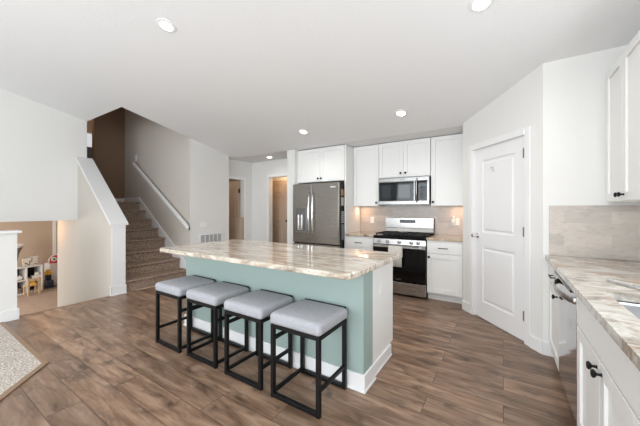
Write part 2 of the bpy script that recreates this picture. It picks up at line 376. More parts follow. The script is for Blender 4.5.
# carpeted corner by the camera, with its strip
cp = [(-4.884, -3.6), (-4.884, .75), (-3.29, .75), (-2.2, -.24), (-2.2, -3.6)]
struct(MB().poly(cp, 'z', .0, .012).build('floor_carpet', M['carpet']))
struct(MB().hexa([(-4.88, .75, 0), (-3.29, .75, 0), (-3.27, .785, 0), (-4.88, .785, 0), (-4.88, .75, .014), (-3.29, .75, .014), (-3.27, .785, .012), (-4.88, .785, .012)])
       .hexa([(-3.29, .75, 0), (-2.2, -.24, 0), (-2.165, -.21, 0), (-3.27, .785, 0), (-3.29, .75, .014), (-2.2, -.24, .014), (-2.165, -.21, .012), (-3.27, .785, .012)]).build('trim_5', M['strip']))

# windows (behind the camera and above the sink)
def window(name, x0, x1, z0, z1, loc, rz, cols=2):
    r = thing(name, None, None, loc, rz); r['kind'] = 'structure'
    f = MB(); w_ = .06
    f.box(x0, x1, 0, .1, z0, z0+w_).box(x0, x1, 0, .1, z1-w_, z1).box(x0, x0+w_, 0, .1, z0+w_, z1-w_).box(x1-w_, x1, 0, .1, z0+w_, z1-w_)
    for i in range(1, cols):
        x = x0+(x1-x0)*i/cols; f.box(x-.03, x+.03, 0, .1, z0+w_, z1-w_)
    f.build('window_frame', M['trim'], r)
    return r
window('window_1', -1.58, .62, .1, 2.5, (0, -3.6, 0), math.pi*0)
window('window_2', -4.03, -1.83, .1, 2.5, (0, -3.6, 0), 0)
window('window_3', -6.03, -4.23, .7, 2.5, (0, -3.6, 0), 0)
window('window_4', -.65, .65, 1.12, 2.2, (1.06, 1.45, 0), R(-90))
window('window_5', -1.1, 1.1, .7, 2.4, (1.06, -1.9, 0), R(-90))

# ------------------------------------------------------------------ doors
def panel_door(parent, w_, h, y0, t, mt, layout, name=None, knobx=None):
    """moulded door leaf in local x 0..w, front face at y0; layout = list of (x0,x1,z0,z1) raised panels"""
    mb = MB(); xs = sorted({0, w_, *[a for l in layout for a in l[:2]]}); zs = sorted({0, h, *[a for l in layout for a in l[2:]]})
    for a, b in zip(xs, xs[1:]):
        for c, d in zip(zs, zs[1:]):
            if any(abs(a-l[0]) < 1e-6 and abs(c-l[2]) < 1e-6 for l in layout): 
                mb.box(a, b, y0+.014, y0+t, c, d)
            else: mb.box(a, b, y0, y0+t, c, d)
    leaf = mb.build(name, mt, parent) if name else None
    for l in layout:
        MB().frus(l[0]+.022, l[1]-.022, l[2]+.022, l[3]-.022, y0+.004, y0+.014, .022).build('door_panel', mt, leaf)
    return leaf
ang = math.atan2(PD.y, PD.x)
base = along(D0)
dr = thing('door_1', None, None, (base.x, base.y, 0), ang); dr['kind'] = 'structure'
W = DW_
leaf = panel_door(dr, W, 2.035, .015, .035, M['trim'], [(.135, W-.135, .20, .86), (.135, W-.135, 1.03, 1.89)], 'door_leaf')
leaf.location.z = .012
MB().box(-.012, 0, -.0, .115, 0, 2.055).box(W, W+.012, 0, .115, 0, 2.055).box(0, W, 0, .115, 2.048, 2.055).build('door_jamb', M['trim'], dr)
MB().box(-.074, -.008, -.018, 0, 0, 2.12).box(W+.008, W+.074, -.012, 0, 0, 2.12).box(-.008, W+.008, -.018, 0, 2.05, 2.12).build('door_casing', M['trim'], dr, bev=.005)
for z in (.22, 1.05, 1.83): MB().box(W-.03, W-.006, .010, .016, z, z+.09).cyl((W-.008, .004, z-.004), (W-.008, .004, z+.094), .008, n=12).build('hinge', M['nickel'], dr)
MB().lathe([(.032, .015), (.032, .008), (.012, .004), (.011, -.022), (.024, -.032), (.029, -.046), (.024, -.06), (.008, -.066)], (.058, 0, 1.0), 'y').build('door_knob', M['chrome'], dr, smooth=True)
MB().lathe([(.004, .012), (.004, 0), (.012, -.004), (.012, -.012)], (.32, 0, 1.80), 'y', 12).box(.305, .335, .010, .015, 1.745, 1.80).box(.312, .328, 0, .010, 1.745, 1.757).build('coat_hook', M['chrome'], dr, bev=.002)

# hall doors
d2 = thing('door_2', None, None, (-4.98, 5.40, 0), 0); d2['kind'] = 'structure'
panel_door(d2, .76, 2.03, 0, .035, M['taupe_door'], [(.11, .34, .2, .85), (.42, .65, .2, .85), (.11, .34, .98, 1.62), (.42, .65, .98, 1.62), (.11, .34, 1.7, 1.93), (.42, .65, 1.7, 1.93)], 'door_leaf')
MB().lathe([(.028, 0), (.011, -.006), (.010, -.03), (.024, -.04), (.026, -.05), (.01, -.062)], (.56, 0, 1.03), 'y').build('door_knob', M['black'], d2, smooth=True)
wall('wall_closet_back', (-5.13, 5.44), (-3.49, 5.44), .08, 0, 2.44, M['wall'])
struct(MB().box(-5.21, -5.13, 5.03, 5.44, 0, 2.44).box(-3.57, -3.49, 5.03, 5.44, 0, 2.44).box(-5.13, -3.57, 5.03, 5.44, 2.4, 2.5).build('wall_closet_sides', M['wall']))
struct(MB().box(-4.64, -4.575, 4.90, 4.914, 0, 2.12).box(-3.84, -3.78, 4.90, 4.914, 0, 2.12).box(-4.575, -3.84, 4.90, 4.914, 2.055, 2.12).build('trim_6', M['trim'], bev=.003))
d3 = thing('door_3', None, None, (-6.0, 4.61, 0), 0); d3['kind'] = 'structure'
panel_door(d3, .74, 1.99, 0, .035, M['taupe_door'], [(.12, .62, .2, .95), (.12, .62, 1.12, 1.86)], 'door_leaf')
for z in (.3, .95, 1.7): MB().box(.735, .750, -.008, .03, z, z+.10).build('hinge', M['black'], d3)
struct(MB().box(-5.13, -5.115, 4.65, 4.715, 0, 2.065).box(-5.13, -5.115, 4.09, 4.65, 2.0, 2.065).build('trim_7', M['trim'], bev=.003))
wall('wall_side_room', (-7.2, 3.33), (-7.2, 5.3), .1, 0, 2.44, M['beige'])
struct(MB().box(-7.2, -5.25, 5.2, 5.3, 0, 2.44).build('wall_side_room_back', M['beige']))
struct(MB().box(-7.2, -5.25, 3.33, 5.3, 2.441, 2.5).build('ceiling_side_room', M['ceiling']))

# upstairs window glimpsed from below
uw = thing('window_6', None, None, (-9.99, 3.30, 3.10), 0); uw['kind'] = 'structure'
MB().box(-.0, .03, -.30, .30, -.03, 0).box(0, .03, -.30, .30, .38, .41).box(0, .03, -.33, -.30, -.03, .41).box(0, .03, .30, .33, -.03, .41).build('window_frame', M['trim'], uw)
MB().box(.005, .012, -.30, .30, 0, .38).build('window_pane', mat('daylit_pane', (.8, .85, .9, 1), .3, emit=(.85, .92, 1, 1), es=.35), uw)
tag(MB().box(-9.99, -9.5, 2.7, 3.9, 1.44, 3.02).build('wardrobe', mat('slate_paint', lin(70, 76, 84), .6), bev=.01), 'dark slate wardrobe under the small upstairs window', 'wardrobe')

# ------------------------------------------------------------------ cabinets (local: x width, front at y=0 facing -y)
def shaker(mb, x0, x1, z0, z1, y=-.02, t=.02, fr=.062, rec=.012):
    mb.box(x0, x0+fr, y, y+t, z0, z1).box(x1-fr, x1, y, y+t, z0, z1).box(x0+fr, x1-fr, y, y+t, z0, z0+fr).box(x0+fr, x1-fr, y, y+t, z1-fr, z1)
    mb.box(x0+fr, x1-fr, y+rec, y+t, z0+fr, z1-fr)
    return mb
def knob(parent, x, z, y=-.02):
    return MB().lathe([(.008, y), (.006, y-.006), (.0055, y-.016), (.015, y-.022), (.018, y-.028), (.014, y-.034), (.004, y-.036)], (x, 0, z), 'y', 16).build('knob', M['black'], parent, smooth=True)
def pull(parent, x, z, L=.13, y=-.02):
    return MB().box(x-L/2, x+L/2, y-.032, y-.022, z-.005, z+.005).box(x-L/2+.008, x-L/2+.018, y-.024, y, z-.004, z+.004).box(x+L/2-.018, x+L/2-.008, y-.024, y, z-.004, z+.004).build('drawer_pull', M['black'], parent, bev=.002)
def cab(name, label, x, y, rz, w_, dep, z0, z1, doors=(), drawers=(), toe=0, cat='cabinet', group=None, hollow=False):
    r = thing(name, label, cat, (x, y, 0), rz, group)
    b = MB()
    if hollow: b.box(0, w_, 0, .018, z0+toe, z1).box(0, .018, .018, dep, z0+toe, z1).box(w_-.018, w_, .018, dep, z0+toe, z1).box(.018, w_-.018, .018, dep, z0+toe, z0+toe+.018).box(.018, w_-.018, dep-.01, dep, z0+toe+.018, z1)
    else: b.box(0, w_, 0, dep, z0+toe, z1)
    if toe: b.box(0, w_, .07, dep, z0, z0+toe)
    b.build('body', M['cab'], r)
    for d in doors:
        o = shaker(MB(), *d[:4]).build('door', M['cab'], r, bev=.0015, seg=1)
        for k in d[4:]: knob(o, *k)
    for d in drawers:
        o = MB().box(d[0], d[1], -.02, 0, d[2], d[3]).build('drawer', M['cab'], r, bev=.003)
        if len(d) > 4: pull(o, *d[4:])
    return r
G = .003
# range wall, upper cabinets: front plane Y = 4.62
YU, YB = 4.64, 4.34
x0, x1 = -3.29, -2.27
w_ = x1-x0
fc = thing('fridge_cabinet', 'white two-door cabinet above the refrigerator with tall side panel', 'cabinet', (x0, 4.33, 0))
MB().box(0, w_, .02, .595, 1.815, 2.430).build('body', M['cab'], fc)
MB().box(w_-.02, w_, 0, .595, 0, 1.815).build('side_panel', M['cab'], fc)
MB().box(-.016, 0, .0, .595, 0, 2.430).build('side_panel', M['cab'], fc)
for a, b, kx in ((.006, w_/2-.012-G/2, w_/2-.045), (w_/2-.012+G/2, w_-.026, w_/2+.02)):
    o = shaker(MB(), a, b, 1.822, 2.42, .0, .02, .065).build('door', M['cab'], fc, bev=.0015, seg=1); knob(o, kx, 1.875, 0)
cab('upper_cabinet', 'white tall single-door wall cabinet left of the microwave', -2.268, YU, 0, .484, .29, 1.37, 2.430, doors=[(.004, .480, 1.375, 2.424, (.445, 1.43))])
cab('upper_cabinet', 'white two-door wall cabinet directly above the microwave', -1.780, YU-.01, 0, .834, .30, 1.84, 2.430, doors=[(.004, .4155, 1.845, 2.424, (.378, 1.905)), (.4185, .830, 1.845, 2.424, (.456, 1.905))])
cab('upper_cabinet', 'white tall single-door wall cabinet right of the microwave', -.942, YU, 0, .488, .29, 1.37, 2.430, doors=[(.004, .47, 1.375, 2.424, (.035, 1.43))])
CT = .868
cab('base_cabinet', 'white base cabinet between refrigerator panel and range', -2.268, YB, 0, .508, .61, 0, CT, toe=.10, doors=[(.004, .504, .115, .675, (.47, .62))], drawers=[(.004, .504, .685, .845, .25, .765)])
cab('base_cabinet', 'white base cabinet with one drawer between range and pantry', -.938, YB, 0, .486, .61, 0, CT, toe=.10, doors=[(.004, .470, .115, .675, (.035, .63))], drawers=[(.004, .470, .685, .845, .225, .765)])
def top(name, label, pts, z0, z1, mt, bev=.006):
    return tag(MB().poly(pts, 'z', z0, z1).build(name, mt, bev=bev), label, 'countertop')
top('countertop', 'small tan granite countertop left of the range', [(-2.268, 4.305), (-1.756, 4.305), (-1.756, 4.948), (-2.268, 4.948)], CT+.001, .906, M['granite_back'])
top('countertop', 'small tan granite countertop right of the range', [(-.942, 4.305), (-.452, 4.305), (-.452, 4.948), (-.942, 4.948)], CT+.001, .906, M['granite_back'])
tag(MB().box(-2.266, -.45, 4.936, 4.949, .907, 1.37).build('backsplash', M['tile']), 'stone tile backsplash behind the range', 'backsplash')

# outlets / switches
def plate(name, label, loc, rz, w_=.075, h=.115, slots=1, kind='outlet', t=.006):
    r = thing(name, label, kind, loc, rz)
    MB().box(-w_/2, w_/2, -t, 0, -h/2, h/2).build('plate', M['plastic'], r, bev=.002)
    n = slots
    for i in range(n):
        cx = (i-(n-1)/2)*.046
        if kind == 'switch': MB().box(cx-.016, cx+.016, -t-.004, -t, -.033, .033).build('rocker', M['plastic'], r, bev=.001)
        else:
            for z in (-.02, .02):
                MB().box(cx-.015, cx+.015, -t-.001, -t, z-.014, z+.014).box(cx-.007, cx-.005, -t-.002, -t-.001, z-.004, z+.006).box(cx+.005, cx+.007, -t-.002, -t-.001, z-.004, z+.006).build('socket', M['plastic'], r)
    return r
plate('outlet', 'white outlet on the backsplash left of the range', (-2.03, 4.936, 1.12), 0)
plate('outlet', 'wide white outlet on the backsplash right of the range', (-.635, 4.936, 1.12), 0, .12, .115, 2)
nl = thing('night_light', 'white plug-in night light on the outlet right of the range', 'night light', (-.66, 4.926, 1.14))
MB().box(-.028, .028, -.035, 0, -.04, .03).build('housing', M['plastic'], nl, bev=.006)
MB().sphere((.0, -.02, .05), .024).build('diffuser', M['plastic'], nl, smooth=True)
plate('switch', 'white double light switch above the wall vent', (-5.0, 3.50, 1.01), R(90), .165, .115, 3, 'switch')

# microwave
mw = thing('microwave', 'stainless over-the-range microwave with black window', 'microwave', (-1.762, 4.56, 1.40))
Wm, Hm = .812, .425
mws = steel('microwave_steel', (.36, .355, .345, 1))
MB().box(0, Wm, 0, .37, .0, Hm).build('body', M['black'], mw, bev=.003)
MB().box(0, Wm, -.025, 0, Hm-.062, Hm).build('top_trim', mws, mw, bev=.004)
MB().box(0, Wm, -.025, 0, -.005, .052).build('bottom_trim', mws, mw, bev=.004)
dm = MB().box(.0, .60, -.024, 0, .053, Hm-.063).build('door', mws, mw, bev=.003)
MB().box(.014, .585, -.028, -.024, .056, Hm-.068).build('window', M['blackgloss'], dm, bev=.001)
MB().box(.065, .525, -.0285, -.028, .10, Hm-.115).build('window_mesh', mat('mw_glass', lin(22, 25, 30), .04, spec=.5), dm)
MB().tube([(.632, -.024, .03), (.632, -.055, .06), (.632, -.06, .2), (.632, -.055, .36), (.632, -.024, .40)], .012, n=10).build('handle', mws, mw, smooth=True)
cp_ = MB().box(.605, Wm-.028, -.024, 0, .053, Hm-.063).build('control_panel', M['blackgloss'], mw)
MB().box(.665, .785, -.0255, -.024, .275, .325).build('display', mat('mw_display', lin(40, 60, 66), .1), cp_)
for r_ in range(4):
    for c_ in range(3): MB().box(.675+c_*.038, .700+c_*.038, -.0255, -.024, .09+r_*.042, .115+r_*.042).build('button', mat('button_grey', lin(66, 68, 72), .4) if (r_, c_) == (0, 0) else bpy.data.materials['button_grey'], cp_)
MB().box(Wm-.027, Wm, -.024, 0, .053, Hm-.063).build('side_trim', mws, mw)
# faint door badge
MB().box(.36, .44, -.0255, -.025, Hm-.038, Hm-.026).build('badge', M['nickel'], mw)

# range
rg = thing('gas_range', 'stainless gas range with black oven door and five knobs', 'range', (-1.752, 4.30, 0))
Wr = .806
MB().box(.0, Wr, .03, .63, .03, .86).box(.04, .1, .1, .16, 0, .03).box(Wr-.1, Wr-.04, .1, .16, 0, .03).box(.04, .1, .5, .56, 0, .03).box(Wr-.1, Wr-.04, .5, .56, 0, .03).build('body', M['black'], rg, bev=.002)
MB().box(0, Wr, .0, .58, .86, .905).build('cooktop', M['blackgloss'], rg, bev=.006)
gm = MB()
for gx in (.03, .29, .55):
    w2 = .245
    for y in (.06, .30, .54): gm.box(gx, gx+w2, y-.006, y+.006, .925, .94)
    for x in (0, w2/2, w2): gm.box(gx+x-.006, gx+x+.006, .05, .55, .925, .94)
    for x in (0, w2):
        for y in (.06, .54): gm.box(gx+x-.006, gx+x+.006, y-.006, y+.006, .905, .925)
    for y in (.18, .42):
        gm.box(gx+.03, gx+w2-.03, y-.005, y+.005, .922, .937)
gm.build('grate', M['iron'], rg)
for x, y in ((.15, .18), (.15, .42), (.41, .30), (.67, .18), (.67, .42)):
    MB().lathe([(.055, .905), (.055, .912), (.035, .914), (.035, .922), (.01, .924)], (x, y, 0)).build('burner', M['iron'], rg, smooth=True)
MB().hexa([(0, -.01, .775), (Wr, -.01, .775), (Wr, .03, .775), (0, .03, .775), (0, .0, .858), (Wr, .0, .858), (Wr, .03, .858), (0, .03, .858)]).build('control_panel', M['steel'], rg, bev=.003)
for x in (.10, .235, .42, .60, .70):
    k = MB().lathe([(.027, .0), (.027, -.012), (.022, -.016), (.021, -.036), (.015, -.04)], (x, -.005, .818), 'y', 20).build('knob', M['steel'], rg, smooth=True)
    MB().box(x-.003, x+.003, -.0475, -.045, .812, .836).build('indicator', M['black'], k)
dd = MB().box(.0, Wr, -.018, .03, .215, .77).build('oven_door', M['blackgloss'], rg, bev=.004)
MB().box(.0, Wr, -.022, -.018, .725, .768).build('door_trim', M['steel'], dd, bev=.001)
MB().box(.12, Wr-.12, -.0195, -.018, .33, .62).build('oven_window', M['blackgloss'], dd)
MB().box(.36, .45, -.0195, -.018, .25, .262).build('badge', M['nickel'], dd)
MB().tube([(.05, -.068, .745), (Wr-.05, -.068, .745)], .012).box(.055, .085, -.066, -.02, .736, .754).box(Wr-.085, Wr-.055, -.066, -.02, .736, .754).build('handle', M['steel'], rg, smooth=True)
MB().box(.0, Wr, -.014, .03, .035, .208).build('storage_drawer', M['steel'], rg, bev=.004)
bg = MB().box(.0, Wr, .565, .632, .905, 1.165).build('backguard', M['black'], rg, bev=.003)
MB().box(.0, Wr, .553, .565, 1.0, 1.17).build('fascia', M['steel'], bg, bev=.003)
MB().hexa([(0, .535, .925), (Wr, .535, .925), (Wr, .565, .925), (0, .565, .925), (0, .555, .995), (Wr, .555, .995), (Wr, .565, .995), (0, .565, .995)]).build('vent_slope', M['steel'], bg)
MB().box(.26, .52, .5515, .553, 1.085, 1.14).build('display', M['blackgloss'], bg)
for i in range(8): MB().box(.275+i*.03, .29+i*.03, .5508, .5515, 1.105, 1.12).build('button', bpy.data.materials['button_grey'], bg)
# towel
tw = MB(); N = 14
prof = [(-.052, .45), (-.085+.036, .6), (-.085+.033, .73), (-.068-.014, .755), (-.068, .762), (-.068+.0145, .755), (-.046, .70), (-.044, .55)]
prof = [(-.090, .455), (-.087, .6), (-.084, .735), (-.078, .755), (-.068, .7605), (-.058, .756), (-.053, .735), (-.050, .60)]
vs = []
for i in range(N):
    x = .275+.21*i/(N-1)
    vs.append([tw.bm.verts.new((x, y+(.004*math.sin(i*1.3) if z < .74 and y < -.06 else 0)-(.002 if y < -.06 else 0), z)) for y, z in prof])
for a, b in zip(vs, vs[1:]):
    for j in range(len(prof)-1): tw.bm.faces.new((a[j], b[j], b[j+1], a[j+1]))
towel = tw.build('dish_towel', noisy(mat('towel_cloth', lin(222, 219, 212), .95, spec=.1), 220, .5), smooth=True)
sm = towel.modifiers.new('solid', 'SOLIDIFY'); sm.thickness = .003; sm.offset = 1
towel.location = (-1.752, 4.30, 0)
tag(towel, 'white dish towel hanging over the oven door handle', 'towel')
tag(MB().lathe([(.06, .945), (.075, .95), (.078, .958), (.074, .958), (.06, .953)], (-1.36, 4.62, 0)).build('spoon_rest', M['steel'], smooth=True), 'small steel dish resting on the range grates', 'dish').location.z = -.004

# refrigerator
fr = thing('refrigerator', 'stainless french-door refrigerator with water dispenser', 'refrigerator', (-3.275, 4.15, 0))
Wf = .97
MB().box(0, Wf, .06, .78, .02, 1.77).box(.05, .12, .1, .17, 0, .02).box(Wf-.12, Wf-.05, .1, .17, 0, .02).box(.05, .12, .6, .67, 0, .02).box(Wf-.12, Wf-.05, .6, .67, 0, .02).build('body', M['black'], fr, bev=.004)
XM = .425
a = MB().box(.002, XM-.003, 0, .055, .715, 1.775).build('door', M['fridge'], fr, bev=.008, seg=3)
b = MB().box(XM+.003, Wf-.002, 0, .055, .715, 1.775).build('door', M['fridge'], fr, bev=.008, seg=3)
c = MB().box(.002, Wf-.002, 0, .055, .06, .70).build('freezer_drawer', M['fridge'], fr, bev=.008, seg=3)
for x, p in ((XM-.035, a), (XM+.045, b)):
    pts = [(x, .0, .90)]+[(x, -.035-.022*math.sin(math.pi*i/10), .90+.70*i/10) for i in range(11)]+[(x, 0, 1.60)]
    MB().tube(pts, .013, .013, 10).build('handle', M['chrome'], p, smooth=True)
pts = [(.07, 0, .62)]+[(.07+.83*i/10, -.035-.02*math.sin(math.pi*i/10), .62) for i in range(11)]+[(.90, 0, .62)]
MB().tube(pts, .013, .013, 10).build('handle', M['chrome'], c, smooth=True)
ds_ = MB().box(.055, .315, -.004, 0, .90, 1.36).build('dispenser', mat('dispenser_frame', (.30, .295, .285, 1), .3, 1), a, bev=.002)
MB().box(.075, .295, -.006, -.004, 1.245, 1.34).box(.075, .09, -.006, -.004, .93, 1.24).box(.28, .295, -.006, -.004, .93, 1.24).build('display', M['nickel'], a)
MB().box(.09, .28, -.0055, -.004, .93, 1.24).build('dispenser_recess', mat('recess_grey', lin(96, 98, 106), .35), a)
MB().box(.125, .165, -.03, -.0055, .97, 1.22).box(.20, .235, -.03, -.0055, .97, 1.22).box(.12, .24, -.02, -.0055, .94, .965).build('paddle', M['chrome'], a, bev=.004)
MB().box(Wf-.16, Wf-.06, -.002, 0, 1.685, 1.71).build('badge', M['chrome'], b)
fx = -3.275+Wf
tag(MB().box(fx+.001, fx+.008, 4.225, 4.315, 1.55, 1.66).sphere((fx+.008, 4.28, 1.60), .03, (.3, 1, 1)).build('fridge_magnet', mat('tan_magnet', lin(170, 130, 95), .7), bev=.002), 'tan figure magnet high on the black refrigerator side', 'magnet')
tag(MB().box(fx+.001, fx+.006, 4.235, 4.32, 1.38, 1.52).build('photo_magnet', mat('pale_photo', lin(186, 180, 172), .5)), 'pale photo magnet below the tan figure on the refrigerator side', 'magnet')
m = mat('striped_card', (.7, .7, .7, 1), .5); t = NT(m); wv = t.n('ShaderNodeTexWave', i_Scale=9.0, i_Distortion=3.0, bands_direction='Z'); t.l(t.coords(), wv.inputs['Vector'])
t.l(t.ramp(wv.outputs['Fac'], [(.4, lin(20, 22, 30)), (.5, lin(205, 210, 212))], 'CONSTANT'), t.b.inputs['Base Color'])
tag(MB().box(fx+.001, fx+.006, 4.245, 4.32, 1.08, 1.28).build('striped_card', m), 'black and white striped card on the refrigerator side', 'card')
tag(MB().box(fx+.001, fx+.007, 4.25, 4.32, .80, 1.06).build('note_pad', mat('grey_pad', lin(128, 132, 142), .7)), 'grey note pad lowest on the refrigerator side', 'note pad')

# ------------------------------------------------------------------ island
isl = thing('kitchen_island', 'sage green kitchen island base with white end panel', 'island', (-1.9, 2.3, 0))
ox, oy = 1.9, -2.3
def IB(mb, name, mt, **k): 
    o = mb.build(name, mt, isl, **k); o.location = (ox, oy, 0); return o
IB(MB().box(-3.04, -.85, 1.90, 2.07, 0, .873), 'knee_wall', M['sage'])
IB(MB().box(-3.02, -.885, 2.07, 2.58, .10, .873).box(-3.02, -.885, 2.14, 2.52, 0, .10), 'cabinet_body', M['cab'])
IB(MB().box(-.885, -.867, 2.071, 2.60, .10, .873).box(-.885, -.867, 2.071, 2.52, 0, .10), 'end_panel', M['cab'], bev=.002)
IB(MB().box(-3.055, -.835, 1.885, 1.90, 0, .125).box(-.85, -.835, 1.90, 2.085, 0, .125).box(-3.055, -3.04, 1.90, 2.085, 0, .125)
   .box(-3.062, -.827, 1.877, 1.885, 0, .018).box(-.835, -.827, 1.885, 2.093, 0, .018), 'baseboard', M['trim'], bev=.003)
IB(MB().box(-.867, -.853, 2.085, 2.52, 0, .10).box(-.853, -.846, 2.093, 2.52, 0, .015), 'end_baseboard', M['trim'], bev=.003)
for i in range(4):
    o = IB(shaker(MB(), 0, .5, .115, .845, 0, .02), 'door', M['cab']); o.rotation_euler = (0, 0, math.pi); o.location = (ox-.95-.51*i, oy+2.602, 0)
    knob(o, .46 if i % 2 else .04, .78, 0)
io = plate('outlet', 'white outlet on the white end panel of the island', (-.867, 2.30, .66), R(90), .075, .115)
def rounded(x0, x1, y0, y1, r, n=6):
    out = []
    for cx, cy, a0 in ((x1-r, y1-r, 0), (x0+r, y1-r, 90), (x0+r, y0+r, 180), (x1-r, y0+r, 270)):
        for i in range(n+1):
            a = R(a0+90*i/n); out.append((cx+r*math.cos(a), cy+r*math.sin(a)))
    return out
top('island_countertop', 'large cream and brown veined granite slab on the green island', rounded(-3.065, -.795, 1.585, 2.625, .075, 8), .874, .914, M['granite'], .008)

# ------------------------------------------------------------------ stools
def stool(name, label, x0, x1, y0, y1, left, right):
    w_ = x1-x0; d = y1-y0
    s = thing(name, label, 'stool', ((x0+x1)/2, (y0+y1)/2, 0), 0, 'black framed counter stools along the island')
    a, b = w_/2, d/2; T = .028
    for sx in (-1, 1):
        for sy in (-1, 1):
            cx, cy = sx*(a-T/2), sy*(b-T/2)
            MB().box(cx-T/2, cx+T/2, cy-T/2, cy+T/2, 0, .487).build('leg', M['black'], s, bev=.002)
    MB().box(-a, a, -b, -b+T, .487, .512).box(-a, a, b-T, b, .487, .512).box(-a, -a+T, -b+T, b-T, .487, .512).box(a-T, a, -b+T, b-T, .487, .512).build('seat_frame', M['black'], s, bev=.002)
    for sy in (-1, 1):
        cy = sy*(b-T/2); MB().box(-a+T, a-T, cy-T/2, cy+T/2, .004, .030).build('floor_rail', M['black'], s, bev=.002)
    for sx, zs in ((-1, left), (1, right)):
        cx = sx*(a-T/2)
        for z in zs: MB().box(cx-T/2+.003, cx+T/2-.003, -b+T, b-T, z-.012, z+.012).build('side_rail', M['black'], s, bev=.002)
    # cushion: rounded, slightly crowned
    mb = MB(); n = 12; e = .010
    g = bmesh.ops.create_grid(mb.bm, x_segments=n, y_segments=n, size=1)
    bmesh.ops.solidify(mb.bm, geom=mb.bm.faces[:], thickness=.1)
    lo = min(v.co.z for v in mb.bm.verts)
    for v in mb.bm.verts:
        topv = v.co.z > lo+.05; X, Y = v.co.x, v.co.y
        v.co = (X*(a+e), Y*(b+e), (.594+.008*(1-X**4)*(1-Y**4)) if topv else .512)
    o = mb.build('cushion', M['tweed'], s, smooth=True)
    bvl = o.modifiers.new('bevel', 'BEVEL'); bvl.width = .03; bvl.segments = 5; bvl.limit_method = 'ANGLE'; bvl.angle_limit = R(50)
    MB().box(-a+.02, a-.012, b+.0105, b+.0145, .512, .594).build('back_rim', M['black'], s, bev=.002)
    return s
stool('counter_stool', 'leftmost grey cushioned counter stool, nearest the carpeted stairs', -2.90, -2.492, 1.488, 1.870, [.145], [.38, .035])
stool('counter_stool', 'second grey cushioned counter stool from the stairs', -2.404, -1.998, 1.505, 1.872, [.41, .035], [.39, .035])
stool('counter_stool', 'third grey cushioned counter stool from the stairs', -1.880, -1.478, 1.500, 1.872, [.41, .035], [.155])
stool('counter_stool', 'rightmost grey cushioned counter stool, nearest the white island end', -1.380, -.970, 1.496, 1.872, [.41, .035], [.165])

# ------------------------------------------------------------------ right-hand run, facing -X  (local x -> world -Y, local y -> world +X)
XF = .365; rz = R(-90)
cab('base_cabinet', 'narrow white base cabinet between dishwasher and pantry wall', XF, 3.278, rz, .565, .68, 0, CT, toe=.10,
    doors=[(.004, .56, .115, .675, (.50, .655))], drawers=[(.004, .56, .685, .845, .33, .775)])
dw = thing('dishwasher', 'stainless dishwasher with bar handle under the veined counter', 'dishwasher', (XF, 2.711, 0), rz)
MB().box(.002, .600, .005, .60, .10, .865).box(.002, .6, .08, .6, 0, .10).build('body', M['black'], dw)
dd = MB().box(.004, .598, -.022, .004, .115, .838).build('door', M['dwsteel'], dw, bev=.004)
MB().box(.004, .598, -.020, .004, .838, .850).box(.004, .598, -.049, .004, .850, .866).build('control_strip', M['blackgloss'], dw, bev=.002)
MB().tube([(.03, -.020, .80)]+[(.03+.54*i/14, -.024-.052*math.sin(math.pi*i/14)**.6, .80) for i in range(15)]+[(.57, -.020, .80)], .007, .020, 12).build('handle', M['steel'], dw, smooth=True)
sbx = 2.109
cab('sink_cabinet', 'white sink base cabinet with two doors right of the dishwasher', XF, sbx, rz, .885, .68, 0, CT, toe=.10,
    doors=[(.004, .4405, .115, .675, (.405, .63)), (.4435, .881, .115, .675, (.48, .63))], drawers=[(.004, .881, .685, .85)], hollow=True)
cab('base_cabinet', 'white base cabinet nearest the camera beside the sink cabinet', XF, sbx-.887, rz, .9, .68, 0, CT, toe=.10,
    doors=[(.004, .448, .115, .675, (.41, .63)), (.452, .896, .115, .675, (.49, .63))], drawers=[(.004, .896, .685, .85, .45, .765)])
# counter with sink cut-out
CX0, CX1, CY0, CY1 = .320, 1.048, .30, 3.278
SX0, SX1, SY0, SY1 = .43, .86, 1.33, 1.985
ct = MB(); zA, zB = CT+.001, .908
ct.box(CX0, CX1, SY1, CY1, zA, zB).box(CX0, CX1, CY0, SY0, zA, zB).box(CX0, SX0, SY0, SY1, zA, zB).box(SX1, CX1, SY0, SY1, zA, zB)
for qx, qy, sx, sy in ((SX0, SY0, 1, 1), (SX1, SY0, -1, 1), (SX0, SY1, 1, -1), (SX1, SY1, -1, -1)):   # rounded inner corners
    rr = .022; ct.poly([(qx, qy)]+[(qx+sx*rr*(1-math.cos(R(90*i/5))), qy+sy*rr*(1-math.sin(R(90*i/5)))) for i in range(6)], 'z', zA, zB)
tag(ct.build('countertop', M['granite_side']), 'long grey and tan veined granite countertop with sink cut-out', 'countertop')
sk_ = MB()
pr = [(0, CT), (.004, CT-.02), (.010, .72), (.03, .69)]
rings = []
for d_, z in pr:
    rings.append([sk_.bm.verts.new((x, y, z)) for x, y in rounded(SX0-.006+d_, SX1+.006-d_, SY0-.006+d_, SY1+.006-d_, .03, 5)])
for a, b in zip(rings, rings[1:]):
    for i in range(len(a)): sk_.bm.faces.new((a[i], a[(i+1) % len(a)], b[(i+1) % len(a)], b[i]))
sk_.bm.faces.new(rings[-1])
so = thing('kitchen_sink', 'stainless undermount sink in the veined countertop', 'sink', ((SX0+SX1)/2, (SY0+SY1)/2, .68))
o = sk_.build('basin', steel('sink_steel', (.55, .56, .58, 1), .3), so, smooth=True); o.location = (-(SX0+SX1)/2, -(SY0+SY1)/2, -.68)
o.modifiers.new('solid', 'SOLIDIFY').thickness = .002
MB().lathe([(.045, .012), (.045, .015), (.03, .0155), (.02, .0135)], (0, 0, 0)).build('drain', M['chrome'], so, smooth=True)
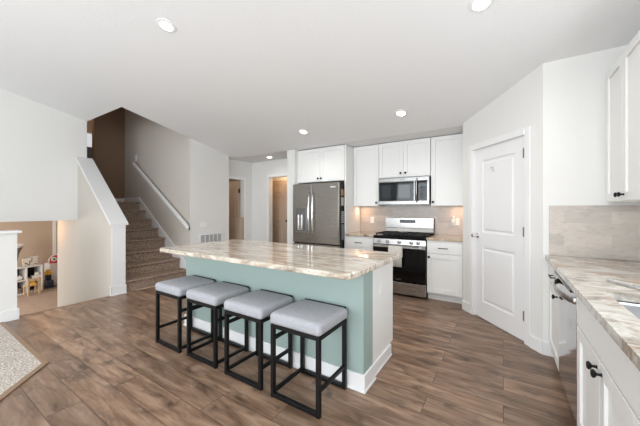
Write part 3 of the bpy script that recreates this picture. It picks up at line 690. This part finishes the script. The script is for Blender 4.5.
# steel rack bars lying beyond the sink
rk = MB()
import math as _m
p0, p1 = Vector((.500, 2.245, .917)), Vector((.70, 1.935, .918)); dv = (p1-p0).normalized(); nv = Vector((-dv.y, dv.x, 0))
pts = [p0+dv*.0, p0+dv*.03+nv*.018, p0+dv*.15+nv*.024, p1+nv*.018, p1+dv*.01, p1-nv*.004, p0+dv*.15-nv*.006]
rk.tube(pts, .0075, n=8, closed=True)
tag(rk.build('steel_spoon_rest', M['chrome'], smooth=True), 'slim steel wire rest lying on the counter beyond the sink', 'spoon rest')

# backsplash on the pantry end wall
tag(MB().box(.347, 1.046, 3.268, 3.279, .909, 1.352).build('backsplash', M['tile']), 'stone tile backsplash on the wall behind the right countertop', 'backsplash')
# wall cabinet on the right
uc = thing('upper_cabinet', 'white wall cabinet at the right edge above the counter', 'cabinet', (.728, 3.272, 0), rz)
MB().box(0, .90, 0, .30, 1.37, 2.44).build('body', M['cab'], uc)
for a, b, kx in ((.03, .415, .385), (.42, .87, .452)):
    o = shaker(MB(), a, b, 1.38, 2.43).build('door', M['cab'], uc, bev=.0015, seg=1); knob(o, kx, 1.425)
# ------------------------------------------------------------------ handrail, vent, ceiling lights
hr = thing('handrail', 'white wall-mounted handrail above the carpeted stairs', 'handrail', (-4.95, 3.13, .98))
dx, dz = -2.09, 1.375; L = math.hypot(dx, dz); u = (dx/L, dz/L); nn = (-u[1], u[0])
MB().poly([(0, -.035), (0, .035), (dx, dz+.035), (dx, dz-.035)], 'y', -.025, .02).build('rail', M['trim'], hr, bev=.008, seg=3)
for k in (.03, .5, .96):
    MB().tube([(dx*k, .068, dz*k-.075), (dx*k, .03, dz*k-.07), (dx*k, .0, dz*k-.035)], .007, n=8).cyl((dx*k, .069, dz*k-.075), (dx*k, .062, dz*k-.075), .025, n=14).build('bracket', M['nickel'], hr, smooth=True)
hl = tag(MB().box(-7.12, -7.02, 3.188, 3.199, 2.42, 2.56).box(-7.09, -7.05, 3.182, 3.188, 2.45, 2.53).build('switch', M['plastic'], bev=.003), 'white switch plate above the top of the handrail', 'switch')
vg = thing('wall_vent', 'white return air grille low on the wall beside the stairs', 'vent', (-4.999, 3.39, .60), R(90))
MB().box(0, .56, -.012, 0, 0, .03).box(0, .56, -.012, 0, .205, .235).box(0, .04, -.012, 0, .03, .205).box(.52, .56, -.012, 0, .03, .205).build('frame', M['trim'], vg, bev=.002)
MB().box(.04, .52, -.003, -.001, .03, .205).build('backing', mat('vent_grey', lin(150, 150, 152), .7), vg)
for i in range(1, 5): MB().box(.04+.096*i-.007, .04+.096*i+.007, -.011, -.003, .03, .205).build('divider', M['trim'], vg)
sl = MB()
for i in range(14):
    z = .036+.0122*i; sl.hexa([(.04, -.010, z), (.52, -.010, z), (.52, -.003, z+.005), (.04, -.003, z+.005), (.04, -.010, z+.0015), (.52, -.010, z+.0015), (.52, -.003, z+.0065), (.04, -.003, z+.0065)])
sl.build('slats', mat('vent_slat', lin(205, 205, 207), .6), vg)

LABS = [((-2.65, 1.46), 'round recessed ceiling light at upper left over the living area'),
        ((-.138, 2.401), 'round recessed ceiling light cut by the top edge, right of centre'),
        ((-2.687, 3.682), 'small recessed ceiling light in front of the refrigerator cabinet'),
        ((-1.114, 3.665), 'recessed ceiling light above the aisle in front of the range'),
        ((-4.225, 4.552), 'small recessed light in the hall ceiling beside the refrigerator')]
for ((x, y), lab) in LABS:
    z = zc(y)
    r = thing('recessed_light', lab, 'ceiling light', (x, y, z), 0, 'recessed ceiling lights')
    if y < CR: r.rotation_euler = (-math.atan(SL), 0, 0)
    MB().lathe([(.052, -.001), (.056, -.010), (.082, -.006), (.085, -.0005)], n=32).build('trim_ring', M['trim'], r, smooth=True)
    MB().lathe([(.055, -.0045), (.05, -.0115), (.001, -.0125)], n=32).build('diffuser', M['lampglow'], r, smooth=True)
    l = bpy.data.lights.new('recessed_bulb', 'SPOT'); l.energy = 18 if y < CR else 4; l.spot_size = R(150); l.spot_blend = .9; l.shadow_soft_size = .06; l.color = (1, .95, .88)
    lo = bpy.data.objects.new('recessed_bulb', l); COL.objects.link(lo); lo.location = (x, y, z-.03)
# under-cabinet glow
for x in (-2.15, -.58):
    a = area('under_cabinet_lamp', (x, 4.80, 1.362), (0, 0, 0), .16, .03, .55, (1, .60, .36))

# ------------------------------------------------------------------ play area on the lower level
LZ = -1.3
sh = thing('cube_shelf', 'white cube shelf of toys on the lower level', 'shelf', (-12.27, 2.09, LZ), R(106))
# local x along shelf, front -y
def cube_shelf(root, cols, rows, cw, ch, dep, t=.035):
    b = MB(); W2 = cols*cw+t; H2 = rows*ch+t
    for i in range(cols+1): b.box(i*cw, i*cw+t, 0, dep, 0, H2)
    for j in range(rows+1):
        for i in range(cols): b.box(i*cw+t, (i+1)*cw, 0, dep, j*ch, j*ch+t)
    b.build('frame', M['trim'], root, bev=.003)
    MB().box(0, W2, dep, dep+.01, 0, H2).build('back_panel', M['dark'], root)
cube_shelf(sh, 2, 2, .39, .40, .35)
def lz(name, mb, mt, label, cat, **k): return tag(mb.build(name, mt, **k), label, cat)
red = mat('red_plastic', lin(190, 34, 40), .35); yel = mat('yellow_plastic', lin(236, 184, 60), .4); navy = mat('navy_plastic', lin(38, 44, 66), .45)
wood = mat('toy_wood', lin(205, 176, 142), .6); woven = noisy(mat('woven_grey', lin(140, 132, 124), .9), 60, 1.0, 3, .03); blue = mat('blue_plastic', lin(96, 140, 170), .4)
m = mat('spotted_fabric', (.8, .8, .8, 1), .9); t = NT(m); vo = t.n('ShaderNodeTexVoronoi', i_Scale=17.0); t.l(t.coords(), vo.inputs['Vector'])
t.l(t.ramp(vo.outputs['Distance'], [(.30, lin(58, 54, 52)), (.38, lin(222, 216, 206))]), t.b.inputs['Base Color'])
ST = LZ+.836
lz('storage_bin', MB().hexa([(-12.66, 2.48, ST), (-12.40, 2.40, ST), (-12.48, 2.74, ST), (-12.74, 2.80, ST), (-12.68, 2.46, ST+.25), (-12.38, 2.37, ST+.25), (-12.46, 2.77, ST+.29), (-12.76, 2.84, ST+.29)]), m, 'spotted fabric bin full of toys on the white cube shelf', 'bin', bev=.02, seg=3)
hb = thing('tall_basket', 'tall flared woven basket with white rim on the cube shelf', 'basket', (-12.47, 2.20, ST))
MB().lathe([(.07, 0), (.09, .15), (.13, .42), (.22, .64), (.20, .64), (.06, .2)], n=28).build('basket_body', woven, hb, smooth=True)
MB().lathe([(.215, .62), (.26, .63), (.265, .69), (.24, .70), (.20, .68)], n=28).build('rim', M['plastic'], hb, smooth=True)
# things in the cubes
lz('toy_ball', MB().sphere((-12.45, 2.33, LZ+.435+.075), .075), M['plastic'], 'pale toy ball in the upper left cube of the shelf', 'toy', smooth=True)
lz('toy_boat', MB().poly([(-.10, 0), (.10, 0), (.15, .08), (.04, .08), (.03, .17), (-.04, .17), (-.05, .08), (-.14, .08)], 'y', -.05, .05), M['plastic'], 'white toy boat in the upper middle cube of the shelf', 'toy', bev=.008)
o = bpy.data.objects['toy_boat']; o.location = (-12.53, 2.74, LZ+.436); o.rotation_euler = (0, 0, R(106))
lz('toy_basket', MB().lathe([(.10, 0), (.14, .16), (.13, .16), (.09, .02)], (0, 0, 0)), M['stair_carpet'], 'small grey toy basket in the lower left cube of the shelf', 'basket', smooth=True).location = (-12.50, 2.33, LZ+.036)
# white box shelf with red helmet
bx = thing('toy_cabinet', 'white toy cabinet under the red toy helmet', 'cabinet', (-13.0, 3.17, LZ), R(100))
MB().box(0, .03, 0, .36, 0, .72).box(.45, .48, 0, .36, 0, .72).box(0, .48, 0, .36, .72, .75).box(.03, .45, .01, .36, .0, .03).box(.03, .45, .01, .36, .36, .39).box(.03, .45, .34, .36, .03, .72).build('frame', M['trim'], bx, bev=.004)
MB().box(.03, .25, .005, .02, .05, .72).build('door', M['trim'], bx, bev=.004)
hm = thing('toy_helmet', 'red and white toy helmet on the white toy cabinet', 'toy', (-13.2, 3.36, LZ+.751), R(95))
MB().lathe([(.17, 0), (.185, .05), (.175, .14), (.13, .22), (.06, .265), (.005, .275)], n=28).build('shell', red, hm, smooth=True)
MB().tube([(-.19, -.02, .03), (-.17, -.03, .15), (-.10, -.05, .25), (0, -.05, .285), (.10, -.05, .25), (.17, -.03, .15), (.19, -.02, .03)], .03, n=8).build('stripe', M['plastic'], hm, smooth=True)
MB().lathe([(.075, -.19), (.08, -.165), (.05, -.15)], (-.10, 0, .14), 'y', 20).build('badge', M['plastic'], hm, smooth=True)
MB().lathe([(.028, -.195), (.028, -.185)], (-.10, 0, .14), 'y', 14).build('badge_dot', M['black'], hm)
MB().box(.02, .17, -.20, -.14, .0, .05).build('visor', M['black'], hm, bev=.01)
# toys standing on the lower carpet
tc = thing('toy_chair', 'small pale wooden toy chair in front of the cube shelf', 'toy', (-12.0, 2.42, LZ), R(100))
for x in (0, .26):
    for y in (0, .22): MB().box(x, x+.05, y, y+.04, 0, .52 if y == 0 else .30).build('leg', wood, tc, bev=.006)
MB().box(0, .31, .0, .27, .28, .31).build('seat', wood, tc, bev=.006); MB().box(.05, .26, .005, .03, .42, .50).build('back_rail', wood, tc, bev=.006)
lz('toy_block', MB().box(-.07, .07, -.05, .05, 0, .06).box(-.03, .05, -.03, .03, .06, .11), yel, 'yellow toy block on the pale toy chair seat', 'toy', bev=.01).location = (-12.10, 2.56, LZ+.311)
lz('toy_truck', MB().box(-.18, .18, -.08, .08, .07, .26).box(-.18, -.02, -.07, .07, .26, .42).cyl((-.11, -.09, .07), (-.11, .09, .07), .07).cyl((.11, -.09, .07), (.11, .09, .07), .07), navy, 'dark navy toy truck between the shelf and the white cabinet', 'toy', bev=.015).location = (-12.75, 3.08, LZ)
lz('toy_digger', MB().box(-.10, .10, -.07, .07, 0, .10).box(-.05, .06, -.05, .05, .10, .17), yel, 'yellow toy digger standing on the navy truck', 'toy', bev=.015).location = (-12.86, 3.08, LZ+.421)
lz('toy_tower', MB().box(-.07, .07, -.07, .07, 0, .20).box(-.05, .05, -.05, .05, .20, .38).cyl((0, 0, .38), (0, 0, .48), .05, .005), blue, 'pale blue toy tower beside the white toy cabinet', 'toy', bev=.008).location = (-12.72, 3.36, LZ)
lz('toy_horse', MB().box(-.13, .13, -.04, .04, .14, .24).box(-.12, -.07, -.035, .035, 0, .14).box(.07, .12, -.035, .035, 0, .14).hexa([(.08, -.03, .22), (.14, -.03, .20), (.14, .03, .20), (.08, .03, .22), (.12, -.025, .36), (.20, -.025, .32), (.20, .025, .32), (.12, .025, .36)]), wood, 'small wooden toy horse on the lower carpet by the wall', 'toy', bev=.012).location = (-12.45, 3.28, LZ)
